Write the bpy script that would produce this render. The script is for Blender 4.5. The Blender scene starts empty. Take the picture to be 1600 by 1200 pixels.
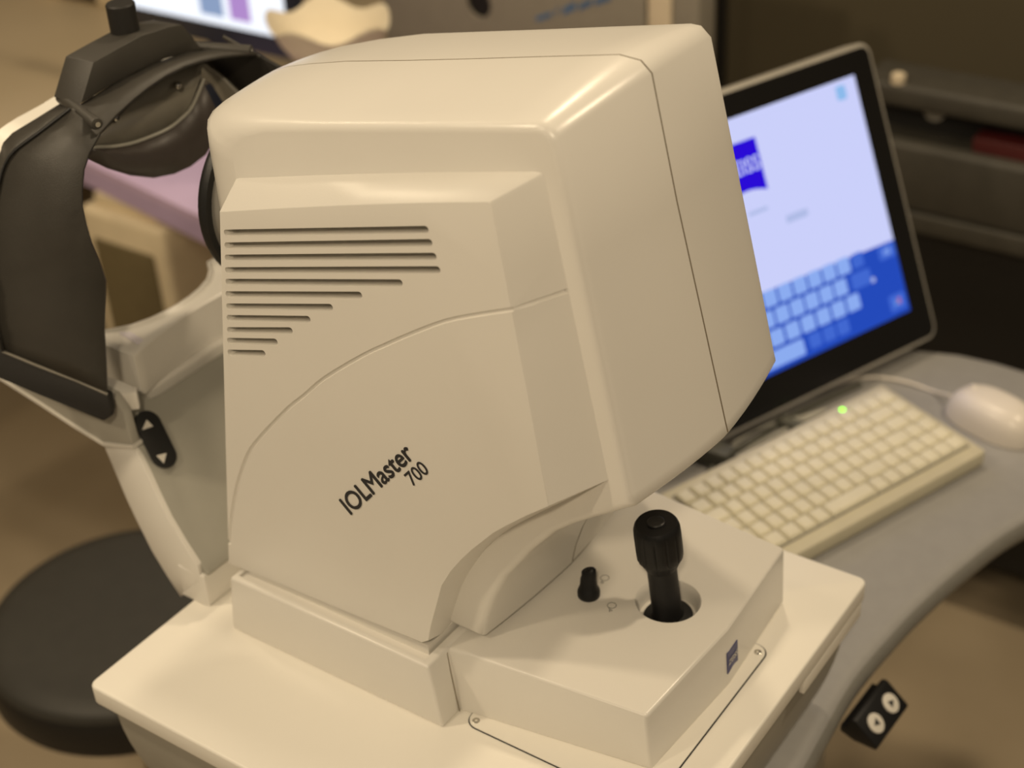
import bpy, bmesh, math, random
from mathutils import Vector, Matrix
random.seed(7)
sc = bpy.context.scene
COL = sc.collection

# ------------------------------------------------------------------ camera
FPX = 2404.0
cam_d = bpy.data.cameras.new('camera')
cam = bpy.data.objects.new('camera', cam_d)
COL.objects.link(cam)
CAM = Vector((0.4185, -0.678, 0.9))
ROT = (Matrix.Rotation(math.radians(36.22286), 3, 'Z') @ Matrix.Rotation(math.radians(57.28457), 3, 'X')
       @ Matrix.Rotation(math.radians(-3.40447), 3, 'Z'))
cam.matrix_world = Matrix.Translation(CAM) @ ROT.to_4x4()
cam_d.sensor_fit = 'HORIZONTAL'
cam_d.sensor_width = 36.0
cam_d.lens = FPX / 1600 * 36.0
cam_d.clip_start = 0.02
cam_d.dof.use_dof = True
cam_d.dof.focus_distance = 1.14
cam_d.dof.aperture_fstop = 3.9
sc.camera = cam
sc.view_settings.view_transform = 'Standard'
sc.view_settings.look = 'None'
sc.view_settings.gamma = 1.0
sc.view_settings.use_curve_mapping = False
sc.view_settings.exposure = 0.0

# ------------------------------------------------------------------ world + ceiling lamps
w = bpy.data.worlds.new('world')
sc.world = w
w.use_nodes = True
w.node_tree.nodes['Background'].inputs[0].default_value = (1.0, 0.81, 0.57, 1)
w.node_tree.nodes['Background'].inputs[1].default_value = 0.18

def area_lamp(name, loc, target, size, power, color=(1.0, 0.80, 0.53), size_y=None):
    ld = bpy.data.lights.new(name, 'AREA')
    ld.shape = 'RECTANGLE' if size_y else 'DISK'
    ld.size = size
    if size_y: ld.size_y = size_y
    ld.energy = power
    ld.color = color
    o = bpy.data.objects.new(name, ld)
    COL.objects.link(o)
    o.location = loc
    d = Vector(target) - Vector(loc)
    o.rotation_euler = d.to_track_quat('-Z', 'Y').to_euler()
    return o
for lx, ly, pw_ in ((-1.9, 0.35, 3.6), (-1.2, -0.7, 11.0), (-0.6, -1.3, 6.6), (-0.6, 1.0, 7.6), (0.7, -1.3, 16.0), (0.7, 1.0, 12.0)):
    area_lamp('ceiling_lamp', (lx, ly, 1.65), (lx * 0.4 - 0.1, ly * 0.4 + 0.1, 0), 0.14, pw_, (1.0, 0.81, 0.56))

# ------------------------------------------------------------------ helpers
def ray(px, py):
    return ROT @ Vector(((px - 800) / FPX, -(py - 600) / FPX, -1.0))
def at(px, py, x=None, y=None, z=None, plane=None):
    """the point of the place seen at photo pixel (px,py) lying on a given plane"""
    d = ray(px, py)
    if x is not None: t = (x - CAM.x) / d.x
    elif y is not None: t = (y - CAM.y) / d.y
    elif z is not None: t = (z - CAM.z) / d.z
    else:
        n, k = plane                        # n.P = k
        t = (k - n.dot(CAM)) / n.dot(d)
    return CAM + d * t

def srgb(r, g, b):
    f = lambda c: (c / 255 / 12.92) if c / 255 <= 0.04045 else ((c / 255 + 0.055) / 1.055) ** 2.4
    return (f(r), f(g), f(b))

def mat(name, col, rough=0.5, metal=0.0, noise=0.0, nscale=40, bump=0.0, bscale=400, spec=0.5, coat=0.0, col2=None, trans=0.0):
    m = bpy.data.materials.new(name)
    m.use_nodes = True
    nt = m.node_tree
    b = nt.nodes['Principled BSDF']
    b.inputs['Base Color'].default_value = (*col, 1)
    b.inputs['Roughness'].default_value = rough
    b.inputs['Metallic'].default_value = metal
    b.inputs['Specular IOR Level'].default_value = spec
    b.inputs['Coat Weight'].default_value = coat
    b.inputs['Transmission Weight'].default_value = trans
    tc = nt.nodes.new('ShaderNodeTexCoord')
    if noise or col2:
        n = nt.nodes.new('ShaderNodeTexNoise'); n.inputs['Scale'].default_value = nscale
        n.inputs['Detail'].default_value = 4
        nt.links.new(tc.outputs['Object'], n.inputs['Vector'])
        r = nt.nodes.new('ShaderNodeValToRGB')
        c2 = col2 or tuple(min(1, c * (1 + noise)) for c in col)
        c1 = col if col2 else tuple(c * (1 - noise) for c in col)
        r.color_ramp.elements[0].position = 0.3; r.color_ramp.elements[1].position = 0.7
        r.color_ramp.elements[0].color = (*c1, 1); r.color_ramp.elements[1].color = (*c2, 1)
        nt.links.new(n.outputs['Fac'], r.inputs['Fac'])
        nt.links.new(r.outputs['Color'], b.inputs['Base Color'])
    if bump:
        n2 = nt.nodes.new('ShaderNodeTexNoise'); n2.inputs['Scale'].default_value = bscale
        nt.links.new(tc.outputs['Object'], n2.inputs['Vector'])
        bp = nt.nodes.new('ShaderNodeBump'); bp.inputs['Strength'].default_value = bump
        bp.inputs['Distance'].default_value = 0.0005
        nt.links.new(n2.outputs['Fac'], bp.inputs['Height'])
        nt.links.new(bp.outputs['Normal'], b.inputs['Normal'])
    return m

def glow(name, col, strength=1.0):
    m = bpy.data.materials.new(name)
    m.use_nodes = True
    nt = m.node_tree
    nt.nodes.remove(nt.nodes['Principled BSDF'])
    e = nt.nodes.new('ShaderNodeEmission')
    e.inputs['Color'].default_value = (*col, 1); e.inputs['Strength'].default_value = strength
    nt.links.new(e.outputs[0], nt.nodes['Material Output'].inputs[0])
    return m

M = dict(
    white=mat('white_plastic', (0.74, 0.715, 0.66), 0.29, bump=0.12, bscale=900, noise=0.012, nscale=9),
    white2=mat('white_lacquer', (0.86, 0.83, 0.755), 0.38, bump=0.10, bscale=900, noise=0.01, nscale=6),
    seam=mat('seam_gap_dark', (0.26, 0.22, 0.16), 0.7, noise=0.05),  # dark tone painted into the open gaps between parts
    greyp=mat('grey_plastic', (0.40, 0.385, 0.34), 0.42, bump=0.1, noise=0.02),
    bracket=mat('pale_grey_plastic', (0.35, 0.34, 0.295), 0.34, bump=0.1, noise=0.02),
    body=mat('grey_steel_cover', (0.36, 0.345, 0.30), 0.45, bump=0.15, noise=0.03),
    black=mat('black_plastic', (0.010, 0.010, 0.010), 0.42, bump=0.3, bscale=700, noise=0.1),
    rubber=mat('black_rubber', (0.006, 0.006, 0.0065), 0.5, bump=0.2, bscale=500, noise=0.1, spec=0.35),
    visor=mat('charcoal_plastic', (0.048, 0.044, 0.037), 0.48, bump=0.5, bscale=1200, noise=0.06),
    visor2=mat('dark_charcoal_plastic', (0.014, 0.0125, 0.011), 0.5, bump=0.5, bscale=1200, noise=0.06),
    cup=mat('grey_moulded_plastic', (0.22, 0.205, 0.17), 0.4, bump=0.2, noise=0.04),
    pad=mat('taupe_silicone', (0.065, 0.054, 0.048), 0.45, noise=0.05),
    chrome=mat('steel', (0.55, 0.53, 0.48), 0.25, metal=1.0, noise=0.03),
    lens=mat('lens_barrel_metal', (0.42, 0.40, 0.36), 0.22, metal=0.6, noise=0.03),
    ink=mat('dark_print', (0.022, 0.022, 0.024), 0.5, noise=0.05),
    arrow=mat('white_print', (0.72, 0.69, 0.62), 0.5, noise=0.03),
    blue=mat('blue_badge', (0.030, 0.036, 0.155), 0.4, noise=0.05),
    table=mat('grey_table_laminate', (0.325, 0.320, 0.312), 0.42, bump=0.2, bscale=500, noise=0.03, nscale=60),
    tedge=mat('grey_table_edging', (0.22, 0.215, 0.195), 0.5, bump=0.2, noise=0.04),
    keyb=mat('beige_keyboard_plastic', (0.60, 0.56, 0.42), 0.5, noise=0.03),
    key=mat('ivory_key_plastic', (0.76, 0.72, 0.56), 0.45, noise=0.03),
    mouse=mat('white_mouse_plastic', (0.78, 0.73, 0.66), 0.3, noise=0.02),
    cable=mat('grey_cable', (0.42, 0.41, 0.36), 0.45, noise=0.04),
    cable2=mat('dark_cable', (0.10, 0.10, 0.08), 0.5, noise=0.04),
    alu=mat('aluminium_frame', (0.50, 0.475, 0.42), 0.35, metal=0.35, noise=0.03),
    glass=mat('black_glass', (0.006, 0.0055, 0.005), 0.25, noise=0.02, spec=0.3),
    floor=mat('oak_floor', (0.34, 0.27, 0.175), 0.55, nscale=3, col2=(0.43, 0.35, 0.24)),
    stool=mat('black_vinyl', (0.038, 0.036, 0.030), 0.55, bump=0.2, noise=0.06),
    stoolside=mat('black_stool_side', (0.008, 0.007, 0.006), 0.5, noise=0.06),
    tan=mat('tan_desk_laminate', (0.54, 0.44, 0.29), 0.5, nscale=2, col2=(0.62, 0.51, 0.35)),
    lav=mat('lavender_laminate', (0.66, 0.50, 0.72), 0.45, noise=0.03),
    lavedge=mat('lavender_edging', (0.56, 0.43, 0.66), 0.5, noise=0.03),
    ped=mat('cream_cabinet', (0.80, 0.68, 0.47), 0.5, noise=0.03),
    olive=mat('olive_panel', (0.16, 0.125, 0.06), 0.6, noise=0.06),
    box=mat('grey_cardboard', (0.27, 0.245, 0.20), 0.8, noise=0.04),
    bluew=mat('blue_marker', (0.07, 0.15, 0.30), 0.7, noise=0.1),
    navy=mat('navy_bezel', (0.018, 0.024, 0.045), 0.35, noise=0.05),
    tray=mat('moulded_pulp', (0.80, 0.72, 0.56), 0.8, noise=0.03),
    wall=mat('dark_brown_wall', (0.085, 0.070, 0.040), 0.9, noise=0.06, nscale=2),
    walll=mat('beige_wall', (0.42, 0.34, 0.23), 0.9, noise=0.05, nscale=2),
    darkeq=mat('dark_grey_equipment', (0.055, 0.051, 0.041), 0.55, noise=0.08),
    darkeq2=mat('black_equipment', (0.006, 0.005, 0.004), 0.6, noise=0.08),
    paper=mat('lilac_paper', (0.72, 0.68, 0.74), 0.7, noise=0.02),
    red=mat('dark_red_plastic', (0.09, 0.012, 0.012), 0.5, noise=0.08),
    cream=mat('cream_card', (0.70, 0.60, 0.44), 0.8, noise=0.03),
    scr=glow('screen_white', srgb(203, 208, 250), 1.0),
    scr_logo=glow('screen_logo_blue', srgb(42, 12, 214), 1.0),
    scr_blue=glow('screen_keyboard_blue', srgb(36, 74, 186), 1.0),
    scr_key=glow('screen_key_blue', srgb(140, 172, 240), 1.0),
    scr_key2=glow('screen_key_dark', srgb(66, 104, 208), 1.0),
    scr_soft=glow('screen_soft_grey', srgb(176, 188, 230), 1.0),
    scr_cyan=glow('screen_cyan', srgb(140, 186, 235), 1.0),
    scr_red=glow('screen_red', srgb(200, 110, 130), 1.0),
    scr_w2=glow('far_screen_white', srgb(240, 244, 252), 1.15),
    scr_v=glow('far_screen_violet', srgb(178, 140, 205), 1.0),
    scr_b=glow('far_screen_slate', srgb(140, 160, 195), 1.0),
    led=glow('green_led', (0.22, 1.0, 0.02), 4.0),
    ledb=glow('blue_reflector', srgb(110, 160, 220), 0.7),
)

def link(me, name, m, parent=None, sharp=32, smooth=True):
    me.name = name
    if m is not None:
        for mm in (m if isinstance(m, (list, tuple)) else [m]): me.materials.append(mm)
    if smooth:
        for p in me.polygons: p.use_smooth = True
        me.set_sharp_from_angle(angle=math.radians(sharp))
    o = bpy.data.objects.new(name, me)
    COL.objects.link(o)
    if parent is not None:
        o.parent = parent
        o.matrix_parent_inverse = parent.matrix_world.inverted()
    return o

def from_bm(bm, name, m, parent=None, sharp=32, smooth=True, fix=True):
    if fix: bmesh.ops.recalc_face_normals(bm, faces=bm.faces[:])
    me = bpy.data.meshes.new(name)
    bm.to_mesh(me); bm.free()
    return link(me, name, m, parent, sharp, smooth)

def bevel(bm, width, seg=3, angle=30, edges=None):
    if edges is None:
        bm.normal_update()
        edges = [e for e in bm.edges if len(e.link_faces) == 2 and e.calc_face_angle(0) > math.radians(angle)]
    if edges:
        bmesh.ops.bevel(bm, geom=edges, offset=width, segments=seg, profile=0.5, affect='EDGES', clamp_overlap=True)

def thing(name, label, cat, loc=(0, 0, 0), group=None):
    o = bpy.data.objects.new(name, None)
    COL.objects.link(o)
    o.empty_display_size = 0.05
    o.location = loc
    o.matrix_world = Matrix.Translation(loc)
    return tag(o, label, cat, group)
def tag(o, label, cat, group=None):
    o['label'] = label; o['category'] = cat
    if group: o['group'] = group
    return o

def poly_prism(pts, vec, bm=None, bev=0, seg=2, ang=30):
    """pts: planar 3D polygon; vec: extrusion vector"""
    bm = bm or bmesh.new()
    vec = Vector(vec)
    a = [bm.verts.new(Vector(p)) for p in pts]
    b = [bm.verts.new(Vector(p) + vec) for p in pts]
    n = len(pts)
    fs = [bm.faces.new(a), bm.faces.new(b[::-1])]
    for i in range(n): fs.append(bm.faces.new((a[i], b[i], b[(i + 1) % n], a[(i + 1) % n])))
    bmesh.ops.recalc_face_normals(bm, faces=fs)
    if bev: bevel(bm, bev, seg, ang)
    return bm

def box_bm(x0, x1, y0, y1, z0, z1, bev=0, seg=3, bm=None):
    return poly_prism([(x0, y0, z0), (x1, y0, z0), (x1, y1, z0), (x0, y1, z0)], (0, 0, z1 - z0), bm, bev, seg)

def loft(rings, closed=True, cap0=True, cap1=True, bm=None):
    bm = bm or bmesh.new()
    R = [[bm.verts.new(Vector(p)) for p in r] for r in rings]
    n = len(R[0])
    for a, b in zip(R, R[1:]):
        for i in range(n if closed else n - 1):
            j = (i + 1) % n
            bm.faces.new((a[i], a[j], b[j], b[i]))
    if cap0: bm.faces.new(R[0][::-1])
    if cap1: bm.faces.new(R[-1])
    return bm

def frame_of(d):
    d = d.normalized()
    u = d.cross(Vector((0, 0, 1)))
    if u.length < 1e-4: u = Vector((1, 0, 0))
    u.normalize()
    return u, d.cross(u).normalized()

def tube_bm(path, r, n=8, bm=None, cap=True):
    path = [Vector(p) for p in path]
    rings = []
    u = None
    for i, p in enumerate(path):
        d = (path[min(i + 1, len(path) - 1)] - path[max(i - 1, 0)]).normalized()
        if u is None: u, _ = frame_of(d)
        u = (u - d * u.dot(d)).normalized()
        v = d.cross(u)
        rr = r[i] if isinstance(r, (list, tuple)) else r
        rings.append([p + (u * math.cos(2 * math.pi * k / n) + v * math.sin(2 * math.pi * k / n)) * rr for k in range(n)])
    return loft(rings, True, cap, cap, bm)

def lathe_bm(base, axis, prof, n=48, bm=None, fl=None, cap=True):
    """prof: (radius, height) pairs along axis. fl(k, i) scales a radius"""
    base = Vector(base); axis = Vector(axis).normalized()
    u, v = frame_of(axis)
    rings = []
    for i, (r, h) in enumerate(prof):
        ring = []
        for k in range(n):
            t = 2 * math.pi * k / n
            rr = max(r, 1e-5) * (fl(k, i) if fl else 1)
            ring.append(base + axis * h + (u * math.cos(t) + v * math.sin(t)) * rr)
        rings.append(ring)
    return loft(rings, True, cap, cap, bm)

def cyl_bm(p0, p1, r, n=32, bev=0.0, bm=None):
    p0, p1 = Vector(p0), Vector(p1); L = (p1 - p0).length
    pr = [(r, 0), (r, L)] if not bev else [(r - bev, 0), (r - bev * .3, bev * .3), (r, bev), (r, L - bev), (r - bev * .3, L - bev * .3), (r - bev, L)]
    return lathe_bm(p0, p1 - p0, pr, n, bm)

def catmull(pts, n=6):
    pts = [Vector(p) for p in pts]
    out = []
    for i in range(len(pts) - 1):
        p0 = pts[max(i - 1, 0)]; p1 = pts[i]; p2 = pts[i + 1]; p3 = pts[min(i + 2, len(pts) - 1)]
        for k in range(n):
            t = k / n
            out.append(0.5 * ((2 * p1) + (p2 - p0) * t + (2 * p0 - 5 * p1 + 4 * p2 - p3) * t * t + (3 * p1 - p0 - 3 * p2 + p3) * t ** 3))
    out.append(pts[-1])
    return out

def carve(o, cutters):
    """subtract bmesh cutters from o, leaving a plain mesh"""
    tmp = []
    for bm in cutters:
        bmesh.ops.recalc_face_normals(bm, faces=bm.faces[:])
        me = bpy.data.meshes.new('cut'); bm.to_mesh(me); bm.free()
        c = bpy.data.objects.new('cut', me); COL.objects.link(c); tmp.append(c)
        md = o.modifiers.new('b', 'BOOLEAN'); md.object = c; md.operation = 'DIFFERENCE'; md.solver = 'EXACT'
    dg = bpy.context.evaluated_depsgraph_get(); dg.update()
    new = bpy.data.meshes.new_from_object(o.evaluated_get(dg))
    old = o.data
    o.modifiers.clear(); o.data = new; new.name = old.name
    for c in tmp:
        me = c.data; bpy.data.objects.remove(c); bpy.data.meshes.remove(me)
    for p in new.polygons: p.use_smooth = True
    new.set_sharp_from_angle(angle=math.radians(28))

def text_bm(body, O, ux, uy, n, off=0.0003, thick=0.0002, bold=0.0, fat=0.0):
    """letters laid on a plane: O baseline start, ux unit of width, uy unit of cap height"""
    cu = bpy.data.curves.new('t', 'FONT'); cu.body = body; cu.offset = bold
    ob = bpy.data.objects.new('t', cu); COL.objects.link(ob)
    dg = bpy.context.evaluated_depsgraph_get(); dg.update()
    me = bpy.data.meshes.new_from_object(ob.evaluated_get(dg))
    xs = [v.co.x for v in me.vertices]; ys = [v.co.y for v in me.vertices]
    x0, x1, y1 = min(xs), max(xs), max(ys); y0 = 0
    bm = bmesh.new(); bm.from_mesh(me)
    bpy.data.objects.remove(ob); bpy.data.curves.remove(cu); bpy.data.meshes.remove(me)
    for v in bm.verts:
        a = (v.co.x - x0) / (x1 - x0); b = (v.co.y - y0) / (y1 - y0)
        v.co = O + ux * a + uy * b + n * off
    bmesh.ops.triangulate(bm, faces=bm.faces[:])
    if fat:
        g = bm.verts[:] + bm.edges[:] + bm.faces[:]
        for k, a in enumerate((0.0, 1.57, 3.14, 4.71)):
            d = bmesh.ops.duplicate(bm, geom=g)
            off_ = (ux.normalized() * math.cos(a) + uy.normalized() * math.sin(a)) * fat + n * 0.00002 * (k + 1)
            for v in d['geom']:
                if isinstance(v, bmesh.types.BMVert): v.co += off_
    return bm

# ================================================================== ROOM
def struct(name, bm, m):
    o = from_bm(bm, name, m, smooth=False); o['kind'] = 'structure'; return o
FZ = -0.86
struct('floor', box_bm(-4.2, 2.6, -2.4, 3.4, FZ - 0.05, FZ), M['floor'])
struct('wall_back', box_bm(-4.2, 2.6, 3.0, 3.1, FZ, 1.8), M['wall'])
struct('wall_left', box_bm(-4.2, -4.1, -2.4, 3.0, FZ, 1.8), M['walll'])

# ================================================================== GREY TABLE
TZ = -0.14
tb = thing('instrument_table', 'grey kidney-shaped instrument table with rounded front edge, under the keyboard', 'table', (0.0, 0.6, FZ))
front = [at(q[0], q[1], z=TZ) for q in [(1255, 1212), (1292, 1146), (1340, 1062), (1400, 990), (1450, 938), (1520, 876), (1600, 818)]]
front = [Vector((0.055, -0.02, TZ)), Vector((0.049, 0.12, TZ))] + front + [Vector((0.15, 0.8, TZ)), Vector((0.21, 0.92, TZ))]
front = catmull(front, 5)
back = [Vector((0.20, 1.02, TZ)), at(1620, 578, z=TZ), at(1560, 560, z=TZ), at(1500, 547, z=TZ), at(1440, 541, z=TZ), Vector((-0.30, 0.95, TZ)),
        Vector((-0.36, 0.85, TZ)), Vector((-0.36, -0.0, TZ)), Vector((-0.3, -0.03, TZ))]
outline = front + back
cen = Vector((-0.1, 0.5, TZ))
def inset_ring(ring, d, dz):
    n = len(ring); out = []
    for i, p in enumerate(ring):
        t = (ring[(i + 1) % n] - ring[i - 1]).normalized()
        nn = Vector((t.y, -t.x, 0))
        out.append(p - nn * d + Vector((0, 0, dz)))
    return out
rings = []
tr = 0.018
for k in range(9):
    th = math.pi * k / 8
    rings.append(inset_ring(outline, tr * (1 - math.sin(th)) , -tr * (1 - math.cos(th))))
bm = loft(rings)
bm.faces.ensure_lookup_table()
for fi, f in enumerate(bm.faces):
    if 2 * len(outline) <= fi < 8 * len(outline): f.material_index = 1
from_bm(bm, 'tabletop', [M['table'], M['tedge']], tb, sharp=60)
from_bm(box_bm(-0.16, -0.06, 0.42, 0.56, FZ + 0.03, TZ - 0.036, 0.01), 'column', M['body'], tb)
from_bm(box_bm(-0.34, 0.10, 0.34, 0.64, FZ, FZ + 0.03, 0.01), 'foot', M['body'], tb)

# height switch under the table edge
sw = thing('height_switch', 'black two-button up-and-down switch hanging under the grey table edge', 'switch', tuple(at(1340, 1100, z=TZ - 0.03)))
c0 = at(1334, 1122, z=TZ - 0.022); c1 = at(1384, 1056, z=TZ - 0.022)
e = (c1 - c0); wl = e.length; e.normalize(); nrm = Vector((e.y, -e.x, 0)).normalized()
dn = Vector((0, 0, -1))
def swp(a, b, c): return c0 + e * a + nrm * b + dn * c
sec = [(-0.013, 0.0155), (-0.008, 0.0155), (-0.003, 0.0045), (0.002, 0.0035), (0.026, 0.0240), (0.025, 0.0290), (0.002, 0.0290), (-0.013, 0.024)]
from_bm(poly_prism([swp(0, b, c) for b, c in sec], e * wl, bev=0.0015), 'switch_body', M['rubber'], sw)
up_ = (nrm * 0.024 + dn * 0.0205).normalized()
fnn = up_.cross(e); fnn = fnn if fnn.z > 0 else -fnn
for k, (px, py) in enumerate([(1367, 1130), (1393, 1093)]):
    cc = swp(wl * (0.27 if k == 0 else 0.74), 0.0145, 0.0140)
    b = from_bm(cyl_bm(cc - fnn * 0.002, cc + fnn * 0.0014, 0.0098, 28, 0.0005), 'button', M['arrow'], sw)
    s = -1 if k == 0 else 1
    tri = [cc + fnn * 0.0015 + e * s * 0.0045, cc + fnn * 0.0015 - e * s * 0.003 + up_ * 0.0038, cc + fnn * 0.0015 - e * s * 0.003 - up_ * 0.0038]
    a = from_bm(poly_prism(tri, fnn * 0.0003), 'arrow', M['ink'], b)

# ================================================================== INSTRUMENT PLATFORM
pf = thing('instrument_platform', 'white flat instrument platform carrying the whole measuring device', 'platform', (-0.2, 0.115, TZ))
X0, X1, Y0, Y1 = -0.457, 0.047, -0.116, 0.3466
bm = box_bm(X0, X1, Y0, Y1, -0.020, 0.0)
bevel(bm, 0.008, 4, edges=[e_ for e_ in bm.edges if abs(e_.verts[0].co.z - e_.verts[1].co.z) > 0.01])
bevel(bm, 0.0025, 3, angle=50)
from_bm(bm, 'platform_top', M['white2'], pf)
def sweep_body():
    rings = []
    for k in range(8):
        t = k / 7
        dx = 0.010 + 0.022 * t ** 2.2
        z = -0.020 - (-0.020 - TZ) * t
        rings.append([(X0 + dx, Y0 + dx, z), (X1 - dx, Y0 + dx, z), (X1 - dx, Y1 - dx, z), (X0 + dx, Y1 - dx, z)])
    b = loft(rings)
    return b
bm = sweep_body()
bevel(bm, 0.008, 3, edges=[e_ for e_ in bm.edges if abs(e_.verts[0].co.z - e_.verts[1].co.z) > 0.005])
from_bm(bm, 'platform_body', M['body'], pf)
from_bm(box_bm(X1 - 0.006, X1 - 0.0005, at(1256, 1100, x=X1).y, Y1 - 0.009, -0.036, -0.019, 0.0015), 'edge_fascia', M['white2'], pf)
from_bm(box_bm(X1 - 0.03, X1 - 0.0125, -0.05, at(1240, 1195, x=X1 - .01).y - 0.02, -0.066, -0.050, 0.003), 'cable_slot', M['black'], pf)

# ================================================================== BIOMETER
YC = 0.165
bio = thing('optical_biometer', 'large white eye-measuring device with side vents and joystick, on the white platform', 'medical device', (-0.2, YC, 0))

# --- main housing: side profile swept across the width, crowned about the middle seam
prof = [(-0.419, 0.443, 1), (-0.414, 0.4465, 1), (-0.400, 0.4515, .8), (-0.376, 0.458, .45), (-0.337, 0.467, .12), (-0.275, 0.4785, 0), (-0.216, 0.490, 0), (-0.161, 0.501, 0), (-0.120, 0.509, 0),
        (-0.0940, 0.5142, 0), (-0.0862, 0.5140, 0), (-0.0780, 0.5065, 0),
        (-0.0600, 0.427, 0), (-0.0400, 0.339, 0), (-0.0215, 0.2570, 0), (-0.0195, 0.2490, 0), (-0.0215, 0.2455, 0),
        (-0.053, 0.224, 0), (-0.070, 0.212, 0), (-0.087, 0.198, 0), (-0.109, 0.172, 0), (-0.133, 0.137, 0), (-0.146, 0.109, 0), (-0.154, 0.085, 0), (-0.158, 0.066, 0),
        (-0.240, 0.066, 0), (-0.330, 0.066, .1), (-0.404, 0.066, 1), (-0.408, 0.15, 1), (-0.412, 0.25, 1), (-0.418, 0.40, 1), (-0.4195, 0.430, 1)]
NP = len(prof)
def yn(z): return 0.0452 + 0.0316 * z
disp = []
for i, (x, z, rr) in enumerate(prof):
    if i <= 9: dx, dz = 0.0, 0.011
    elif i <= 16: dx, dz = (0.009 + 0.006 * (0.516 - z) / 0.27), (0.010 if i < 12 else 0.0)
    elif i <= 24: dx, dz = 0.011, 0.0
    else: dx, dz = 0.0, 0.0
    disp.append((dx, dz))
def inward(i):
    a = Vector(prof[i - 1][:2]); b = Vector(prof[i][:2]); c = Vector(prof[(i + 1) % NP][:2])
    d1 = (b - a).normalized(); d2 = (c - b).normalized()
    n1 = Vector((d1.y, -d1.x)); n2 = Vector((d2.y, -d2.x))
    n = (n1 + n2)
    n.normalize()
    return n / max(0.5, n.dot(n1))
inw = [inward(i) for i in range(NP)]
RS, RF = 0.0060, 0.048
ths = [math.radians(a) for a in (0, 15, 30, 45, 60, 75, 90)]
rows = []      # slices from near side to far side
def slice_at(th, s_in, sgn):
    row = []
    for i, (x, z, rr) in enumerate(prof):
        r = RS + (RF - RS) * rr
        ix = inw[i].x * RS * (1 - math.sin(th)); iz = inw[i].y * RS * (1 - math.sin(th))
        ix += rr * RF * (1 - math.sin(th))
        if th < 1.57: yy = yn(z) + r * (1 - math.cos(th))
        else:
            ya = yn(z) + r; yy = ya + (YC - ya) * s_in
        hw = YC - yn(z)
        s = (YC - yy) / hw
        c = (1 - abs(s) ** 1.5)
        dx, dz = disp[i]
        # front stays flat, crown fades near the front
        X = x + ix + dx * c; Z = z + iz + dz * c
        seam = 0.0030 if (s_in == 1.0) and (i <= 24) else 0
        if seam: X += inw[i].x * seam; Z += inw[i].y * seam
        y = yy if sgn > 0 else 2 * YC - yy
        row.append((X, y, Z))
    return row
near = [slice_at(t, 0, 1) for t in ths] + [slice_at(1.571, s, 1) for s in (0.12, 0.25, 0.4, 0.55, 0.7, 0.85, 0.95, 0.9920)]
mid = [slice_at(1.571, 1.0, 1)]
far = [[(p[0], 2 * YC - p[1], p[2]) for p in r] for r in reversed(near)]
bm = loft(near + mid + far)
bm.faces.ensure_lookup_table()
ns = len(near)
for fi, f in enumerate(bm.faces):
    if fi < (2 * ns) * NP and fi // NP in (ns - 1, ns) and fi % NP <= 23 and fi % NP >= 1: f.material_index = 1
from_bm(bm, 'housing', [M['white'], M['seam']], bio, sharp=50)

# --- side panels (near one carved with vents, groove); far one mirrored
NO = Vector((0, 1, -0.064)); PO = (NO, 0.0075)            # outer panel plane
NS = Vector((0, 1, -0.0316)); PS = (NS, 0.0452 + 0.0005)  # housing side plane
def o_(px, py): return at(px, py, plane=PO)
def s_(px, py): return at(px, py, plane=PS)
O = [o_(343, 331), o_(357, 880), o_(659, 1004), o_(669, 1001), o_(673, 978), o_(690, 915), o_(704, 893), o_(720, 875), o_(737, 859), o_(755, 845), o_(772, 832), o_(790, 822), o_(822, 806), o_(857, 791)]
I = [s_(370, 278), Vector((-0.385, yn(.07), 0.0685)), Vector((-0.200, yn(.07), 0.0685)), s_(703, 984), s_(706, 962), s_(721, 917), s_(731, 897), s_(743, 879), s_(757, 860), s_(772, 845), s_(786, 834), s_(800, 824), s_(830, 808), s_(862, 792)]
def fold(t): return o_(767 + 90 * t, 318 + 473 * t)
def fold2(t): return s_(850 + 102 * t, 268 + 481 * t)
for t in (0.999, 0.75, 0.5, 0.25): O.append(fold(t)); I.append(fold2(1.0 if t > .9 else t))
O += [o_(768, 322), o_(765, 316), o_(757, 315)]
I += [s_(852, 276), s_(848, 270), s_(838, 268)]
for k in range(1, 4):
    t = k / 4
    O.append(o_(757 - 414 * t, 315 + 16 * t - 3 * math.sin(math.pi * t))); I.append(s_(838 - 468 * t, 268 + 10 * t - 3 * math.sin(math.pi * t)))
def panel(sgn):
    bm = bmesh.new()
    f = (lambda p: Vector(p)) if sgn > 0 else (lambda p: Vector((p[0], 2 * YC - p[1], p[2])))
    a = [bm.verts.new(f(p)) for p in O]
    b = [bm.verts.new(f(p)) for p in I]
    c = [bm.verts.new(f(Vector(p) + Vector((0, 0.006, 0)))) for p in I]
    n = len(O)
    bm.faces.new(a)
    for i in range(n):
        j = (i + 1) % n
        bm.faces.new((a[i], b[i], b[j], a[j])); bm.faces.new((b[i], c[i], c[j], b[j]))
    bm.faces.new(c[::-1])
    bmesh.ops.recalc_face_normals(bm, faces=bm.faces[:])
    ring = []
    for i in range(n):
        e1 = bm.edges.get((a[i], a[(i + 1) % n]))
        if e1: ring.append(e1)
    bmesh.ops.bevel(bm, geom=ring, offset=0.0022, segments=3, profile=0.5, affect='EDGES', clamp_overlap=True)
    bmesh.ops.remove_doubles(bm, verts=bm.verts[:], dist=1e-5)
    return bm
pn = from_bm(panel(1), 'side_panel', M['white'], bio, sharp=28)
cut = []
nO = NO.normalized()
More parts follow.
